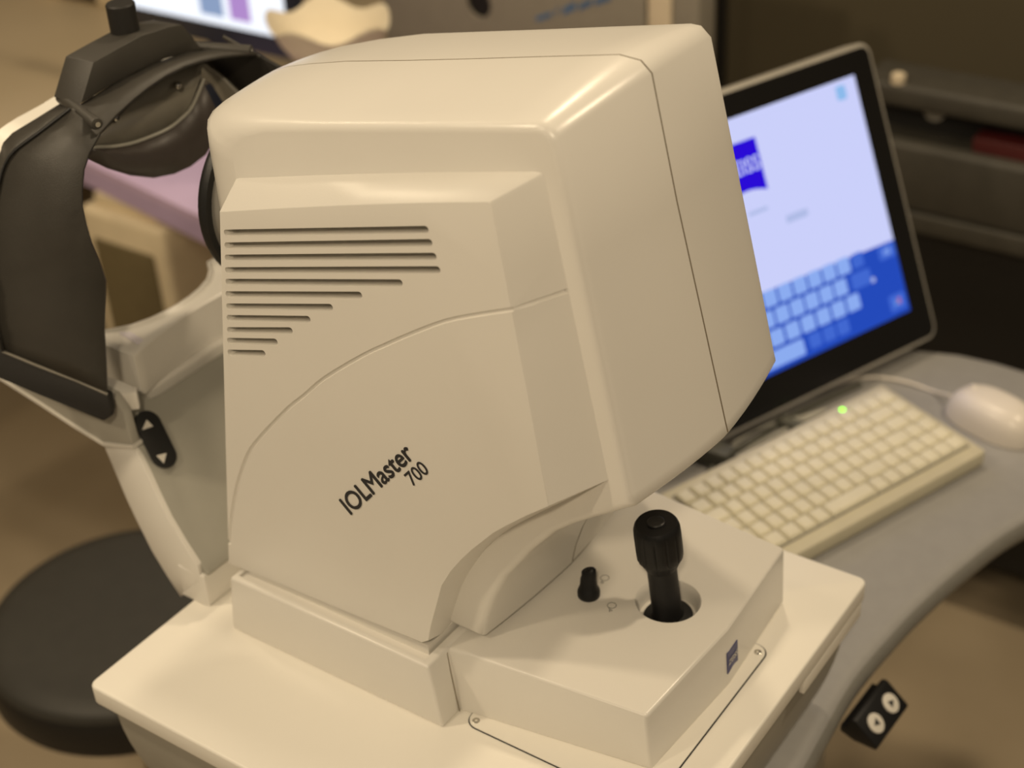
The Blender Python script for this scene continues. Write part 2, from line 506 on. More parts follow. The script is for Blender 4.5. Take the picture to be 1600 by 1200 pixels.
slots = [((350, 364), (669.5, 358.5)), ((351, 384), (675.5, 379)), ((351.5, 403), (682, 400.5)), ((352, 422.5), (688, 421.5)), ((352.6, 440.6), (629, 442)),
         ((352.6, 460), (565.6, 461)), ((353.8, 479), (520, 480)), ((354.5, 497), (485, 498.7)), ((355, 516), (457, 516.4)), ((355, 532.5), (433.6, 534)), ((356, 551), (414.5, 552))]
for (a, b) in slots:
    A, B = o_(*a), o_(*b)
    d = (B - A).normalized(); v = nO.cross(d).normalized(); r = 0.0026
    A = A + d * r; B = B - d * r
    pts = [A + (-d * math.cos(t) + v * math.sin(t)) * r for t in [math.pi / 2 - math.pi * k / 6 for k in range(7)]]
    pts += [B + (d * math.cos(t) - v * math.sin(t)) * r for t in [math.pi / 2 - math.pi * k / 6 for k in range(7)]]
    cut.append(poly_prism([p - nO * 0.003 for p in pts], nO * 0.018))
CH = None
f0, f1, f2 = fold(0.0), fold(1.0), fold2(0.5)
nch = (f1 - f0).cross(f2 - f0).normalized()
gp = [at(894, 452, plane=(nch, nch.dot(f0))), at(850, 467, plane=(nch, nch.dot(f0)))]
gp += [o_(*q) for q in [(803, 483.5), (751, 491), (695, 502), (639, 523), (600, 540), (564, 557), (507, 591), (475, 618), (451, 637), (424, 664), (402, 688), (387, 710), (374, 745), (366, 780), (361, 815), (358, 850)]]
gp2 = gp[:3] + catmull(gp[2:], 3)[1:]
cut.append(tube_bm(gp2, 0.0018, 8))
carve(pn, cut)
from_bm(panel(-1), 'side_panel', M['white'], bio, sharp=28)

# --- lettering on the panel
b0 = o_(549, 804); bu = o_(530, 781) - b0; bx = o_(648.5, 713.5) - b0
bx_l = bx.length
from_bm(text_bm('IOLMaster', b0, bx, bu, -nO, 0.0004, fat=0.0005), 'lettering', M['ink'], bio, smooth=False, fix=False)
c0_ = o_(646, 759.5); cu_ = bu * 0.74; cx_ = (o_(672, 736) - c0_)
from_bm(text_bm('700', c0_, bx.normalized() * cx_.length * 0.98, cu_, -nO, 0.0004, fat=0.0002), 'lettering', M['ink'], bio, smooth=False, fix=False)

# --- lens barrel
LX, LY, LZ = -0.4185, 0.163, 0.347
lb = from_bm(lathe_bm((LX, LY, LZ), (-1, 0, 0), [(0.070, 0), (0.070, 0.022), (0.055, 0.022), (0.050, 0.010)], 64), 'lens_barrel', M['lens'], bio)
from_bm(lathe_bm((LX - 0.018, LY, LZ), (-1, 0, 0), [(0.0702, 0), (0.0752, 0.001), (0.0765, 0.004), (0.0765, 0.008), (0.075, 0.0105), (0.066, 0.0115), (0.060, 0.006), (0.060, 0)], 64), 'lens_ring', M['black'], lb)
from_bm(lathe_bm((LX - 0.015, LY, LZ), (-1, 0, 0), [(0.058, 0), (0.045, 0.004), (0.02, 0.007), (0.0, 0.008)], 48), 'lens_glass', M['glass'], lb)

# --- long slide block
def block():
    b = bmesh.new()
    z1 = 0.0605; yb = 2 * YC
    bot = [(-0.3997, 0.001, 0.0), (-0.168, 0.001, 0.0), (-0.168, yb - 0.001, 0.0), (-0.3997, yb - 0.001, 0.0)]
    top = [(-0.392, 0.0025, z1), (-0.1785, 0.0025, z1), (-0.1785, yb - 0.0025, z1), (-0.392, yb - 0.0025, z1)]
    loft([bot, top], bm=b)
    bmesh.ops.recalc_face_normals(b, faces=b.faces[:])
    bevel(b, 0.003, 3, 40)
    return b
sb = from_bm(block(), 'slide_block', M['white'], bio)
carve(sb, [box_bm(-0.386, -0.186, 0.0085, 0.3215, 0.0575, 0.07)])
from_bm(box_bm(-0.382, -0.188, 0.0165, 0.3135, 0.0565, 0.0672), 'slide_carriage', M['white'], bio)

# --- control block with joystick well
cb_pts_b = [(-0.189, 0.0235, 0), (-0.166, 0.0246, 0), (-0.003, 0.0497, 0), (0.0045, YC, 0), (-0.003, 0.2803, 0), (-0.166, 0.3054, 0), (-0.189, 0.3065, 0)]
cb_pts_t = [(-0.187, 0.0285, 0.059), (-0.160, 0.0325, 0.0595), (-0.0060, 0.0480, 0.059), (0.0010, YC, 0.059), (-0.0060, 0.282, 0.059), (-0.160, 0.2975, 0.0595), (-0.187, 0.3015, 0.059)]
bm = loft([cb_pts_b, cb_pts_t])
bmesh.ops.recalc_face_normals(bm, faces=bm.faces[:])
bevel(bm, 0.0035, 3, 20)
cb = from_bm(bm, 'control_block', M['white'], bio)
JX, JY = -0.057, 0.1705
carve(cb, [lathe_bm((JX, JY, 0.043), (0, 0, 1), [(0.0235, 0), (0.0245, 0.010), (0.0262, 0.0148), (0.0275, 0.0165), (0.029, 0.03)], 64)])



jb = Vector((JX + 0.001, JY - 0.002, 0.043)); jt = at(1025, 817, y=0.160)
ja = (jt - jb); jl = ja.length
joy = from_bm(lathe_bm(jb, ja, [(0.0205, 0), (0.021, 0.001), (0.0205, 0.0025), (0.0135, 0.0045), (0.0125, 0.008), (0.0122, jl - 0.052), (0.0125, jl - 0.045), (0.0135, jl - 0.040)], 48), 'joystick', M['rubber'], bio)
def flute(k, i):
    return 0.955 if (k % 8) in (0,) and 2 <= i <= 6 else 1.0
from_bm(lathe_bm(jb + ja.normalized() * (jl - 0.047), ja, [(0.0118, 0), (0.0140, 0.003), (0.0175, 0.011), (0.0188, 0.013), (0.0190, 0.020), (0.0190, 0.036), (0.0187, 0.042), (0.0178, 0.045), (0.0165, 0.047), (0.0, 0.047)], 96, fl=flute), 'grip', M['rubber'], joy, sharp=40)
from_bm(lathe_bm(jb + ja.normalized() * (jl - 0.001), ja, [(0.0072, 0), (0.0072, 0.0022), (0.0062, 0.0030), (0.004, 0.0026), (0.0, 0.0024)], 32), 'button', M['black'], joy)

# locking knob
kx, ky = -0.1165, 0.1425
rows_ = []
for k, (r, h, fl) in enumerate([(0.0088, 0, 1), (0.0094, 0.001, 1), (0.0095, 0.005, 1), (0.0086, 0.008, 1), (0.0074, 0.011, .9), (0.0070, 0.018, .85), (0.0066, 0.022, .8), (0.0064, 0.0270, .78), (0.0050, 0.0288, .7), (0.001, 0.0292, .7)]):
    ring = []
    for j in range(32):
        t = 2 * math.pi * j / 32
        tilt = 0.0022 * math.cos(t) * (k >= 6)
        ring.append((kx + r * math.cos(t) + 0.0006 * (k > 5), ky + r * fl * math.sin(t), 0.0588 + h + tilt))
    rows_.append(ring)
from_bm(loft(rows_), 'locking_knob', M['rubber'], bio, sharp=50)
# lock symbols
for n_, (px, py) in enumerate([(945, 903), (956, 946)]):
    c = at(px, py, z=0.0593)
    bmr = tube_bm([c + Vector((0.0036 * math.cos(t), 0.0036 * math.sin(t), 0)) for t in [2 * math.pi * k / 24 for k in range(25)]], 0.00025, 6)
    q = c + Vector((0.0012, -0.0062, 0)) if n_ == 0 else c + Vector((0.0025, -0.0062, 0))
    tube_bm([q + Vector((0.0012 * math.cos(t), 0.0012 * math.sin(t), 0)) for t in [(5.2 if n_ else 6.28) * k / 14 for k in range(15)]], 0.00022, 6, bm=bmr)
    tube_bm([c + Vector((-0.001, -0.0036, 0)), q], 0.00022, 6, bm=bmr)
    from_bm(bmr, 'lock_symbol', M['ink'], bio)

# maker badge on the rear face of the control block
P_ = lambda px, py: at(px, py, x=-0.0005)
pA, pB, pC, pD = P_(1131, 1019), P_(1148, 1002), P_(1149, 1031), P_(1131, 1048)
bn = Vector((1, 0.03, 0)).normalized()
def on_rear(y, z):        # rear face of the control block leans and bows slightly
    x = -0.003 + 0.0075 * (1 - abs(y - YC) / 0.1153) - 0.003 * z / 0.059
    return Vector((x + 0.0006, y, z))
by0, by1, bz0, bz1 = 0.1615, 0.1805, 0.0150, 0.0360
pts = [on_rear(by0, bz1), on_rear(by0, bz0 - 0.0006)]
for k in range(1, 8):
    t = k / 8; pts.append(on_rear(by0 + (by1 - by0) * t, bz0 - 0.0006 + 0.0022 * math.sin(math.pi * t)))
pts += [on_rear(by1, bz0 - 0.0006), on_rear(by1, bz1)]
bg = from_bm(poly_prism(pts, (-0.0022, 0, 0)), 'badge', M['blue'], bio, smooth=False)
from_bm(text_bm('ZEISS', on_rear(by0 + 0.0012, 0.0225), on_rear(by1 - 0.0012, 0.0225) - on_rear(by0 + 0.0012, 0.0225), Vector((0, 0, 0.0058)), Vector((1, 0, 0)), 0.0003, bold=0.01), 'lettering', M['arrow'], bg, smooth=False, fix=False)

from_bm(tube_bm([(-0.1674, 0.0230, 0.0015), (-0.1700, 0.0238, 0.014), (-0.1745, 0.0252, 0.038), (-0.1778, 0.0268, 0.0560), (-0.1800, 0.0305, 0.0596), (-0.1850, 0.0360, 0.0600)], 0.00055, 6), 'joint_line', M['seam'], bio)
# mounting plate with dark gap and screws
def rrect(x0, x1, y0, y1, r, z, n=6):
    pts = []
    for cx, cy, a0 in ((x1 - r, y1 - r, 0), (x0 + r, y1 - r, 90), (x0 + r, y0 + r, 180), (x1 - r, y0 + r, 270)):
        for k in range(n + 1):
            a = math.radians(a0 + 90 * k / n); pts.append(Vector((cx + r * math.cos(a), cy + r * math.sin(a), z)))
    return pts
mp = from_bm(poly_prism(rrect(-0.157, 0.0135, 0.0150, 0.2190, 0.011, 0.0002), (0, 0, 0.0010)), 'mounting_plate', M['white2'], bio)
bm = bmesh.new()
a = [bm.verts.new(p) for p in rrect(-0.158, 0.0147, 0.0138, 0.2202, 0.012, 0.0004)]
b = [bm.verts.new(p) for p in rrect(-0.157, 0.0135, 0.0150, 0.2190, 0.011, 0.0004)]
for i in range(len(a)): bm.faces.new((a[i], a[(i + 1) % len(a)], b[(i + 1) % len(a)], b[i]))
from_bm(bm, 'gap_line', M['ink'], mp, smooth=False)
for px, py in ((744, 1126), (1184, 1019)):
    c = at(px, py, z=0.0012)
    s = from_bm(lathe_bm(c - Vector((0, 0, 0.0005)), (0, 0, 1), [(0.0031, 0), (0.0031, 0.0008), (0.0024, 0.0012), (0.0013, 0.0012), (0.0011, 0.0003), (0, 0.0003)], 24), 'screw', M['chrome'], mp)

# ================================================================== HEADREST
hr = thing('headrest', 'chin and forehead rest with black face visor, at the patient end of the platform', 'headrest', (-0.455, YC, 0))
def mir(p): return Vector((p[0], 2 * YC - p[1], p[2]))
from_bm(box_bm(-0.470, -0.4365, 0.011, 0.319, -0.0005, 0.036, 0.0025), 'foot_block', M['white'], hr)
# bracket: leaning plate with raised cheeks
def br(px, py): return at(px, py, plane=(Vector((1, 0, 0.957)), -0.397))
Lp = [br(309, 885), br(286, 850), br(263, 811), br(246, 776), br(230, 741), br(218, 716), br(207, 696), br(192, 645), br(178, 600)]
Lt = [br(194, 600), br(212, 606), br(225, 616), br(237, 622), br(256, 612)]
Lb = [Vector((Lp[0].x + 0.0085, Lp[0].y + 0.001, Lp[0].z - 0.009))]
Li = [p + Vector((0, 0.0035 if k < 6 else 0.001, 0)) for k, p in enumerate(Lp)]
Lb = [Lb[0] + Vector((0, 0.003, 0))]
poly = Lb + Li + Lt + [mir(p) for p in reversed(Lt)] + [mir(p) for p in reversed(Li)] + [mir(Lb[0])]
nb = Vector((1, 0, 0.957)).normalized()
poly = [p - nb * ((nb.dot(p)) + 0.397 / Vector((1, 0, 0.957)).length) for p in poly]
from_bm(poly_prism(poly, -nb * 0.020, bev=0.003), 'bracket', M['bracket'], hr)
A = br(229, 664); B = br(253, 713)
dd = (B - A).normalized(); vv = nb.cross(dd).normalized()
rr = 0.0125
pill = [A + (-dd * math.cos(t) + vv * math.sin(t)) * rr for t in [math.pi / 2 - math.pi * k / 10 for k in range(11)]]
pill += [B + (dd * math.cos(t) - vv * math.sin(t)) * rr for t in [math.pi / 2 - math.pi * k / 10 for k in range(11)]]
rk = from_bm(poly_prism([p + nb * 0.002 for p in pill], nb * 0.0026, bev=0.0006), 'rocker_button', M['black'], hr)
for tri in ([(222, 672), (239, 666), (229, 656)], [(244, 712), (260, 708), (256, 724)]):
    from_bm(poly_prism([at(*q, plane=(nb, nb.dot(A) + 0.0048)) for q in tri], nb * 0.0003, bev=0), 'arrow', M['arrow'], rk, smooth=False)
# curved white side bands down to the foot
def band(f, m_):
    ins = [Vector((-0.4405, 0.0105, 0.0)), Vector((-0.4405, 0.0105, 0.030))] + [p for p in Lp[0:7]]
    outs_px = [(287, 942), (282, 933), (262, 903), (237, 862), (212, 812), (197, 780), (181, 742), (169, 713), (160, 692)]
    outs = []
    for p, q in zip(ins, outs_px): outs.append(at(q[0], q[1], y=p.y + 0.002))
    outs[0] = Vector((-0.4699, 0.0108, 0.0003))
    b = bmesh.new()
    rings = []
    for p, q in zip(ins, outs):
        rings.append([f(p), f(q), f(q + Vector((0.004, 0.016, 0))), f(p + Vector((-0.002, 0.016, 0)))])
    loft(rings, bm=b)
    bmesh.ops.recalc_face_normals(b, faces=b.faces[:])
    bevel(b, 0.0012, 2, 40)
    return from_bm(b, 'side_band', m_, hr)
band(lambda p: Vector(p), M['white']); band(mir, M['white'])
# side frame plates running toward the patient and the arch behind the visor
fp = [(-70, 545), (10, 596), (60, 628), (110, 661), (160, 692), (207, 697), (192, 645), (176, 620), (150, 606), (0, 540), (-70, 500)]
pts = [at(*q, y=0.032) for q in fp]
from_bm(poly_prism(pts, (0, 0.010, 0), bev=0.002), 'frame_plate', M['greyp'], hr)
rim = [at(*q, y=0.031) for q in fp[:6]]
rimb = [p + Vector((0.0, 0, -0.0035)) for p in rim]
b = bmesh.new(); loft([[p, q, q + Vector((0, 0.012, 0)), p + Vector((0, 0.012, 0))] for p, q in zip(rim, rimb)], bm=b)
from_bm(b, 'frame_rim', M['white'], hr)
arch_px = [(116, 139), (92, 147), (60, 166), (12, 193), (-20, 224), (-45, 290), (-60, 370), (-65, 450), (-60, 520)]
ap = [at(*q, x=-0.640) for q in arch_px]
for f in (lambda p: Vector(p), mir):
    b = bmesh.new()
    loft([[f(p + Vector((0.018, 0, -0.001))), f(p), f(p + Vector((0, 0.010, -0.006))), f(p + Vector((0.018, 0.010, -0.008)))] for p in catmull(ap, 3)], bm=b)
    from_bm(b, 'arch', M['white2'], hr, sharp=50)

# visor shells
Fp = [(155, 208), (138, 238), (129, 265), (126, 300), (127, 325), (133, 352), (142, 382), (155, 412), (165, 440), (164, 480), (163, 520), (166, 580), (167, 613)]
Bx = [(110, 168), (62, 205), (24, 233), (8, 255), (0, 280), (-8, 320), (-13, 360), (-15, 400), (-14, 440), (-10, 470), (-6, 500), (1, 530), (5, 547)]
bxx = [-.562, -.578, -.592, -.598] + [-.60] * 9
Ox = [(90, 157), (50, 182), (12, 205), (-2, 220), (-12, 245), (-24, 290), (-30, 340), (-32, 390), (-30, 430), (-28, 465), (-25, 500), (-18, 530), (-16, 548)]
oxx = [-.598, -.610, -.618, -.622] + [-.625] * 9
for f in (lambda p: Vector(p), mir):
    F = [f(at(*q, x=-0.527)) for q in Fp]
    Bq = [f(at(*q, x=x_)) for q, x_ in zip(Bx, bxx)]
    Oq = [f(at(*q, x=x_)) for q, x_ in zip(Ox, oxx)]
    b = bmesh.new(); loft([F, [a_.lerp(c_, .5) for a_, c_ in zip(F, Bq)], Bq], closed=False, cap0=False, cap1=False, bm=b)
    vs = from_bm(b, 'visor', M['visor'], hr, sharp=60)
    sd = vs.modifiers.new('s', 'SOLIDIFY'); sd.thickness = 0.003; sd.offset = 1 if f is mir else -1
    sgn = -1 if f is mir else 1
    off = Vector((0, 0.004 * sgn, -0.003))
    b = bmesh.new(); loft([[p + off for p in Bq], [p + off for p in Oq]], closed=False, cap0=False, cap1=False, bm=b)
    v2 = from_bm(b, 'visor_flange', M['visor'], vs, sharp=60)
    sd = v2.modifiers.new('s', 'SOLIDIFY'); sd.thickness = 0.003; sd.offset = sd.offset if f is mir else -1
    from_bm(tube_bm(catmull([p + Vector((0.001, -0.0012 * sgn, 0)) for p in Bq], 2), 0.0013, 6), 'visor_crease_shade', M['black'], vs)  # black tube paints the shade in the crease before the flange
    # lower hem
    hem_px = [(4, 549), (60, 572), (120, 595), (168, 616), (173, 640), (171, 652), (162, 658), (120, 640), (60, 617), (0, 591), (-16, 585), (-16, 549)]
    hx = [-.6, -.575, -.55, -.527, -.525, -.525, -.528, -.55, -.575, -.6, -.61, -.61]
    b = poly_prism([f(at(*q, x=x_)) for q, x_ in zip(hem_px, hx)], (0, 0.006 * sgn, 0), bev=0.001)
    from_bm(b, 'visor_hem', M['visor2'], vs)
    tp = [f(at(*q, x=x_)) for q, x_ in zip([(4, 549), (60, 572), (120, 595), (168, 616)], [-.6, -.575, -.55, -.527])]
    from_bm(tube_bm(tp, 0.0013, 6), 'trim_strip', M['cup'], vs)
    h0, h1 = f(at(95, 152, x=-0.600)), f(at(152, 194, x=-0.530))
    hg = from_bm(cyl_bm(h0, h1, 0.0050, 20, 0.001), 'hinge_rod', M['visor'], vs)
    from_bm(cyl_bm(h1, h1 + (h1 - h0).normalized() * 0.0015, 0.0022, 12), 'pin', M['chrome'], vs)

# forehead band, cup and pad
Apx = [(150, 210), (158, 203), (180, 178), (207, 153), (232, 133), (259, 115), (288, 101), (316, 92), (345, 86), (374, 83), (402, 82)]
Upx = [(114, 172), (122, 166), (146, 150), (170, 135), (192, 122), (215, 111), (238, 100), (262, 91), (292, 81), (330, 77), (392, 76)]
Av = [at(*q, x=-0.527) for q in Apx]; Uv = [at(*q, x=-0.566) for q in Upx]
b = bmesh.new(); loft([Av, [a_.lerp(u_, .5) for a_, u_ in zip(Av, Uv)], Uv], closed=False, cap0=False, cap1=False, bm=b)
fb = from_bm(b, 'forehead_band', M['visor'], hr, sharp=60)
sd = fb.modifiers.new('s', 'SOLIDIFY'); sd.thickness = 0.003; sd.offset = -1
Cu = [(150, 210), (161, 204), (183, 180), (207, 156), (232, 136), (259, 118), (288, 104), (310, 97), (322, 98)]
Cl = [(136, 232), (148, 229), (172, 228), (201, 223), (230, 213), (259, 200), (280, 184), (297, 165), (315, 122)]
def bow(k, n): return -0.545 - 0.016 * math.sin(math.pi * k / (n - 1))
cu = [at(*q, x=bow(k, len(Cu))) for k, q in enumerate(Cu)]; cl = [at(*q, x=bow(k, len(Cu)) - 0.003) for k, q in enumerate(Cl)]
b = bmesh.new(); loft([cu, [p.lerp(q, .5) + Vector((-.003, 0, 0)) for p, q in zip(cu, cl)], cl], closed=False, cap0=False, cap1=False, bm=b)
cup = from_bm(b, 'forehead_cup', M['cup'], hr, sharp=80)
sd = cup.modifiers.new('s', 'SOLIDIFY'); sd.thickness = 0.0025; sd.offset = -1
from_bm(tube_bm(catmull([p + Vector((0.0028, 0, 0)) for p in cl], 3), 0.0016, 8), 'cup_rim', M['bracket'], cup)
for q in ((183, 184), (280, 134)):
    c = at(*q, x=-0.551)
    from_bm(lathe_bm(c - Vector((0.004, 0, 0)), (1, 0, 0), [(0.0032, 0), (0.0032, 0.004), (0.002, 0.0052), (0, 0.005)], 20), 'screw', M['chrome'], cup)
Pl = [(130, 236), (138, 243), (168, 258), (203, 269), (239, 273), (270, 267), (295, 256), (318, 238), (338, 205)]
pl = [at(*q, x=bow(k, len(Cu)) - 0.006) for k, q in enumerate(Pl)]
b = bmesh.new()
r1 = cl; r3 = pl
r2 = [p.lerp(q, .55) + Vector((.006, 0, 0.002)) for p, q in zip(r1, r3)]
r4 = [p + Vector((-0.02, 0, 0.004)) for p in pl]
loft([[p + Vector((-.001, 0, -.001)) for p in r1], r2, r3, r4], closed=False, cap0=False, cap1=False, bm=b)
fpad = from_bm(b, 'forehead_pad', M['pad'], hr, sharp=80)
sd = fpad.modifiers.new('s', 'SOLIDIFY'); sd.thickness = 0.003; sd.offset = -1
# far temple strap seen past the forehead cup
for pq, m_, nm, yy in (([(313, 92), (400, 85), (440, 108), (458, 112), (440, 135), (374, 150)], 'visor2', 'temple_strap', 0.262), ([(314, 98), (320, 98), (373, 147), (352, 166), (330, 131), (313, 124)], 'cup', 'temple_strut', 0.255)):
    from_bm(poly_prism([at(*q, y=yy) for q in pq], (0, 0.004, 0), bev=0.0005), nm, M[m_], hr)
from_bm(tube_bm([at(*q, y=0.2545) for q in [(315, 97), (345, 118), (374, 148)]], 0.0013, 6), 'strut_edge', M['greyp'], hr)
# black block on the band and its knob
bf = [(126, 163), (146, 97), (185, 75), (222, 55), (245, 48), (262, 42), (284, 38), (292, 46), (300, 57), (312, 72), (322, 77), (290, 83), (260, 92), (215, 112), (170, 136)]
bfp = [at(*q, x=-0.565) for q in bf]
bk = [Vector((-0.600, p.y * 0.985 + .0025, p.z - 0.001)) for p in bfp]
b = bmesh.new(); loft([bfp, bk], bm=b); bmesh.ops.recalc_face_normals(b, faces=b.faces[:]); bevel(b, 0.0012, 2, 20)
blk = from_bm(b, 'adjuster_block', M['visor'], hr)
b = bmesh.new(); loft([[p + Vector((0.0006, 0, 0)) for p in bfp], [p + Vector((-0.001, 0, 0)) for p in bfp]], bm=b)
kb = at(198, 60, y=0.170); kt = at(192, 9, y=0.170)
from_bm(lathe_bm(kb - Vector((0, 0, 0.006)), Vector((0, 0, 1)), [(0.017, 0), (0.0145, 0.004), (0.0130, 0.007), (0.0130, 0.0085)], 40), 'knob_collar', M['visor'], blk)
kl = (kt - kb).length
from_bm(lathe_bm(kb + Vector((0, 0, 0.0022)), Vector((0, 0, 1)), [(0.0125, 0), (0.0125, kl - 0.0015), (0.0115, kl), (0, kl + 0.0005)], 40), 'adjuster_knob', M['visor2'], blk)

# chin rest
def chin():
    ys = [0.076, 0.0775, 0.082, 0.090, 0.100, 0.115, 0.132, 0.149, YC]
    ys2 = ys + [2 * YC - y for y in reversed(ys[:-1])]
    rows = []
    n = len(ys2)
    for k, y in enumerate(ys2):
        c = max(0, 1 - (abs(y - YC) / 0.089) ** 2)
        e_ = 0.005 if k in (0, n - 1) else (0.0015 if k in (1, n - 2) else 0)
        cb = max(0, 1 - (abs(y - YC) / 0.070) ** 2)
        xf, xb = -0.550 - 0.012 * c - e_, -0.618 + 0.034 * cb ** 0.5 + e_
        dip = 0.0025 if 3 <= k <= n - 4 else 0.0
        zt, zb = 0.1950, 0.152
        rows.append([(xf + .001, y, zb), (xf, y, zt - 0.0015), (xf - 0.0015, y, zt), (xf - 0.007, y, zt + .0003), (xf - 0.010, y, zt - dip), (xb + .006, y, zt - dip), (xb + .003, y, zt + .001), (xb, y, zt), (xb, y, zb)])
    return loft(rows)
ch = from_bm(chin(), 'chin_rest', M['white'], hr, sharp=35)
from_bm(box_bm(-0.612, -0.554, 0.0785, 0.2515, 0.122, 0.1514, 0.003), 'chin_rest_base', M['white'], ch)
pp = [at(*q, z=0.1946) for q in [(186, 519), (203, 518), (231, 534), (213, 536)]]
from_bm(poly_prism(pp, (0, 0, -0.0015)), 'chin_paper', M['paper'], ch, smooth=False)
ck = [at(*q, z=0.180) for q in [(163, 586), (190, 595), (214, 606), (213, 613), (178, 617), (168, 617)]]
from_bm(poly_prism(ck, (0, 0, -0.018), bev=0.001), 'lit_facet_block', M['white'], hr)  # white wedge added for a lit facet beside the chin rest

# ================================================================== MONITOR
mo = thing('touch_monitor', 'touchscreen monitor with black bezel and silver frame, showing a blue on-screen keyboard', 'monitor', (-0.22, 0.78, TZ))
HV = Vector((0.347, 0.938, 0)).normalized(); NH = Vector((HV.y, -HV.x, 0)); TH = math.radians(24)
VV = Vector((0, 0, 1)) * math.cos(TH) - NH * math.sin(TH)
NN = HV.cross(VV).normalized()
MP = at(1464, 522, z=-0.115)
def mpt(u, v, d=0.0): return MP + HV * u + VV * v + NN * d
def mpoly(pts, d0, d1, bev=0, seg=2): return poly_prism([mpt(u, v, d0) for u, v in pts], NN * (d1 - d0), bev=bev, seg=seg)
def mr(u0, u1, v0, v1, r, n=6): return [(p.x, p.y) for p in rrect(u0, u1, v0, v1, r, 0, n)]
MW, MH = 0.452, 0.374
from_bm(mpoly(mr(-MW, 0.003, -0.003, MH, 0.016), -0.030, -0.001, 0.003), 'frame', M['alu'], mo)
from_bm(mpoly(mr(-MW + .005, -0.002, 0.002, MH - .005, 0.012), -0.006, 0.0, 0.0004, 1), 'bezel', M['glass'], mo)
S0, S1, T0, T1 = -0.414, -0.0345, 0.0435, 0.3405
sc_ = from_bm(mpoly([(S0, T0), (S1, T0), (S1, T1), (S0, T1)], -0.001, 0.0004), 'screen', M['scr'], mo, smooth=False)
from_bm(mpoly([(S0, T0), (S1, T0), (S1, 0.1345), (S0, 0.1415)], 0.0002, 0.0008), 'keyboard_panel', M['scr_blue'], sc_, smooth=False)
def skey(u, v, w_, h_, m_): 
    return from_bm(mpoly(mr(u - w_ / 2, u + w_ / 2, v - h_ / 2, v + h_ / 2, 0.0025, 3), 0.0006, 0.0012), 'screen_key', m_, sc_, smooth=False)
for k in range(11): skey(-0.1221 - 0.0238 * k, 0.1288, 0.0205, 0.0195, M['scr_key'])
for k in range(11): skey(-0.1341 - 0.0238 * k, 0.1058, 0.0205, 0.0195, M['scr_key'])
for k in range(11): skey(-0.1205 - 0.0250 * k, 0.0825, 0.0210, 0.0195, M['scr_key'])
skey(-0.252, 0.0590, 0.085, 0.0195, M['scr_key'])
skey(-0.0983, 0.1290, 0.018, 0.0175, M['scr_key2']); skey(-0.100, 0.1055, 0.032, 0.019, M['scr_key2'])
for k in range(3): skey(-0.1449 - 0.0232 * k, 0.0600, 0.019, 0.0175, M['scr_key2'])
skey(-0.0500, 0.1245, 0.027, 0.017, M['scr_key2']); skey(-0.0520, 0.0605, 0.026, 0.020, M['scr_key2'])
skey(-0.0490, 0.0610, 0.006, 0.008, M['scr_red']); skey(-0.0540, 0.0600, 0.005, 0.006, M['scr_cyan']); skey(-0.0820, 0.0985, 0.0065, 0.0065, M['scr_soft'])
skey(-0.0500, 0.1245, 0.012, 0.008, M['scr_key'])
skey(-0.0611, 0.3255, 0.015, 0.017, M['scr_cyan'])
skey(-0.1720, 0.2075, 0.034, 0.009, M['scr_soft']); skey(-0.2260, 0.2295, 0.030, 0.0045, M['scr_soft'])
lg = []
l0, l1, m0, m1 = -0.2640, -0.2045, 0.2500, 0.3120
lg = [(l0, m1), (l0, m0)]
for k in range(1, 10): lg.append((l0 + (l1 - l0) * k / 10, m0 + 0.006 * math.sin(math.pi * k / 10)))
lg += [(l1, m0), (l1, m1)]
lo = from_bm(mpoly(lg, 0.0006, 0.0012), 'logo', M['scr_logo'], sc_, smooth=False)
tb_ = text_bm('ZEISS', mpt(l0 + 0.003, 0.2755, 0.0016), HV * 0.0535, VV * 0.0165, NN, 0.0, fat=0.0003)
from_bm(tb_, 'lettering', M['scr'], sc_, smooth=False, fix=False)
pc = mpt(-0.224, 0.15, -0.03)
from_bm(tube_bm([pc, pc - NN * 0.05 + Vector((0, 0, -0.02)), Vector((pc.x - 0.07, pc.y + 0.02, TZ + 0.03)), Vector((pc.x - 0.06, pc.y + 0.02, TZ + 0.012))], 0.022, 16), 'stand_arm', M['alu'], mo)
from_bm(cyl_bm((pc.x - 0.045, pc.y + 0.015, TZ + 0.0), (pc.x - 0.045, pc.y + 0.015, TZ + 0.014), 0.095, 40, 0.003), 'stand_base', M['alu'], mo)

# ================================================================== KEYBOARD
kb_ = thing('keyboard', 'beige compact keyboard with ivory keys and green light, on the grey table', 'keyboard', tuple(at(1400, 740, z=TZ)))
K0 = at(1542, 703, z=-0.118); KE = HV; KB = -NH   # right-front corner; width axis; depth axis
WK, DK = 0.345, 0.158
def kp(a, b, z): return Vector((K0.x, K0.y, 0)) - KE * a + KB * b + Vector((0, 0, z))
zf, zb_ = -0.119, -0.109
bm = bmesh.new()
loft([[kp(0, 0, TZ + .002), kp(WK, 0, TZ + .002), kp(WK, DK, TZ + .002), kp(0, DK, TZ + .002)], [kp(0, 0, zf), kp(WK, 0, zf), kp(WK, DK, zb_), kp(0, DK, zb_)]], bm=bm)
bmesh.ops.recalc_face_normals(bm, faces=bm.faces[:])
bevel(bm, 0.005, 3, edges=[e_ for e_ in bm.edges if abs((e_.verts[0].co - e_.verts[1].co).z) > 0.015])
bevel(bm, 0.0025, 2, 40)
from_bm(bm, 'keyboard_case', M['keyb'], kb_)
def kz(b): return zf + (zb_ - zf) * b / DK
bm = bmesh.new()
poly_prism([kp(0.009, 0.0165, kz(.0165) + .0002), kp(WK - 0.009, 0.0165, kz(.0165) + .0002), kp(WK - 0.009, 0.146, kz(.146) + .0002), kp(0.009, 0.146, kz(.146) + .0002)], (0, 0, 0.0004), bm)
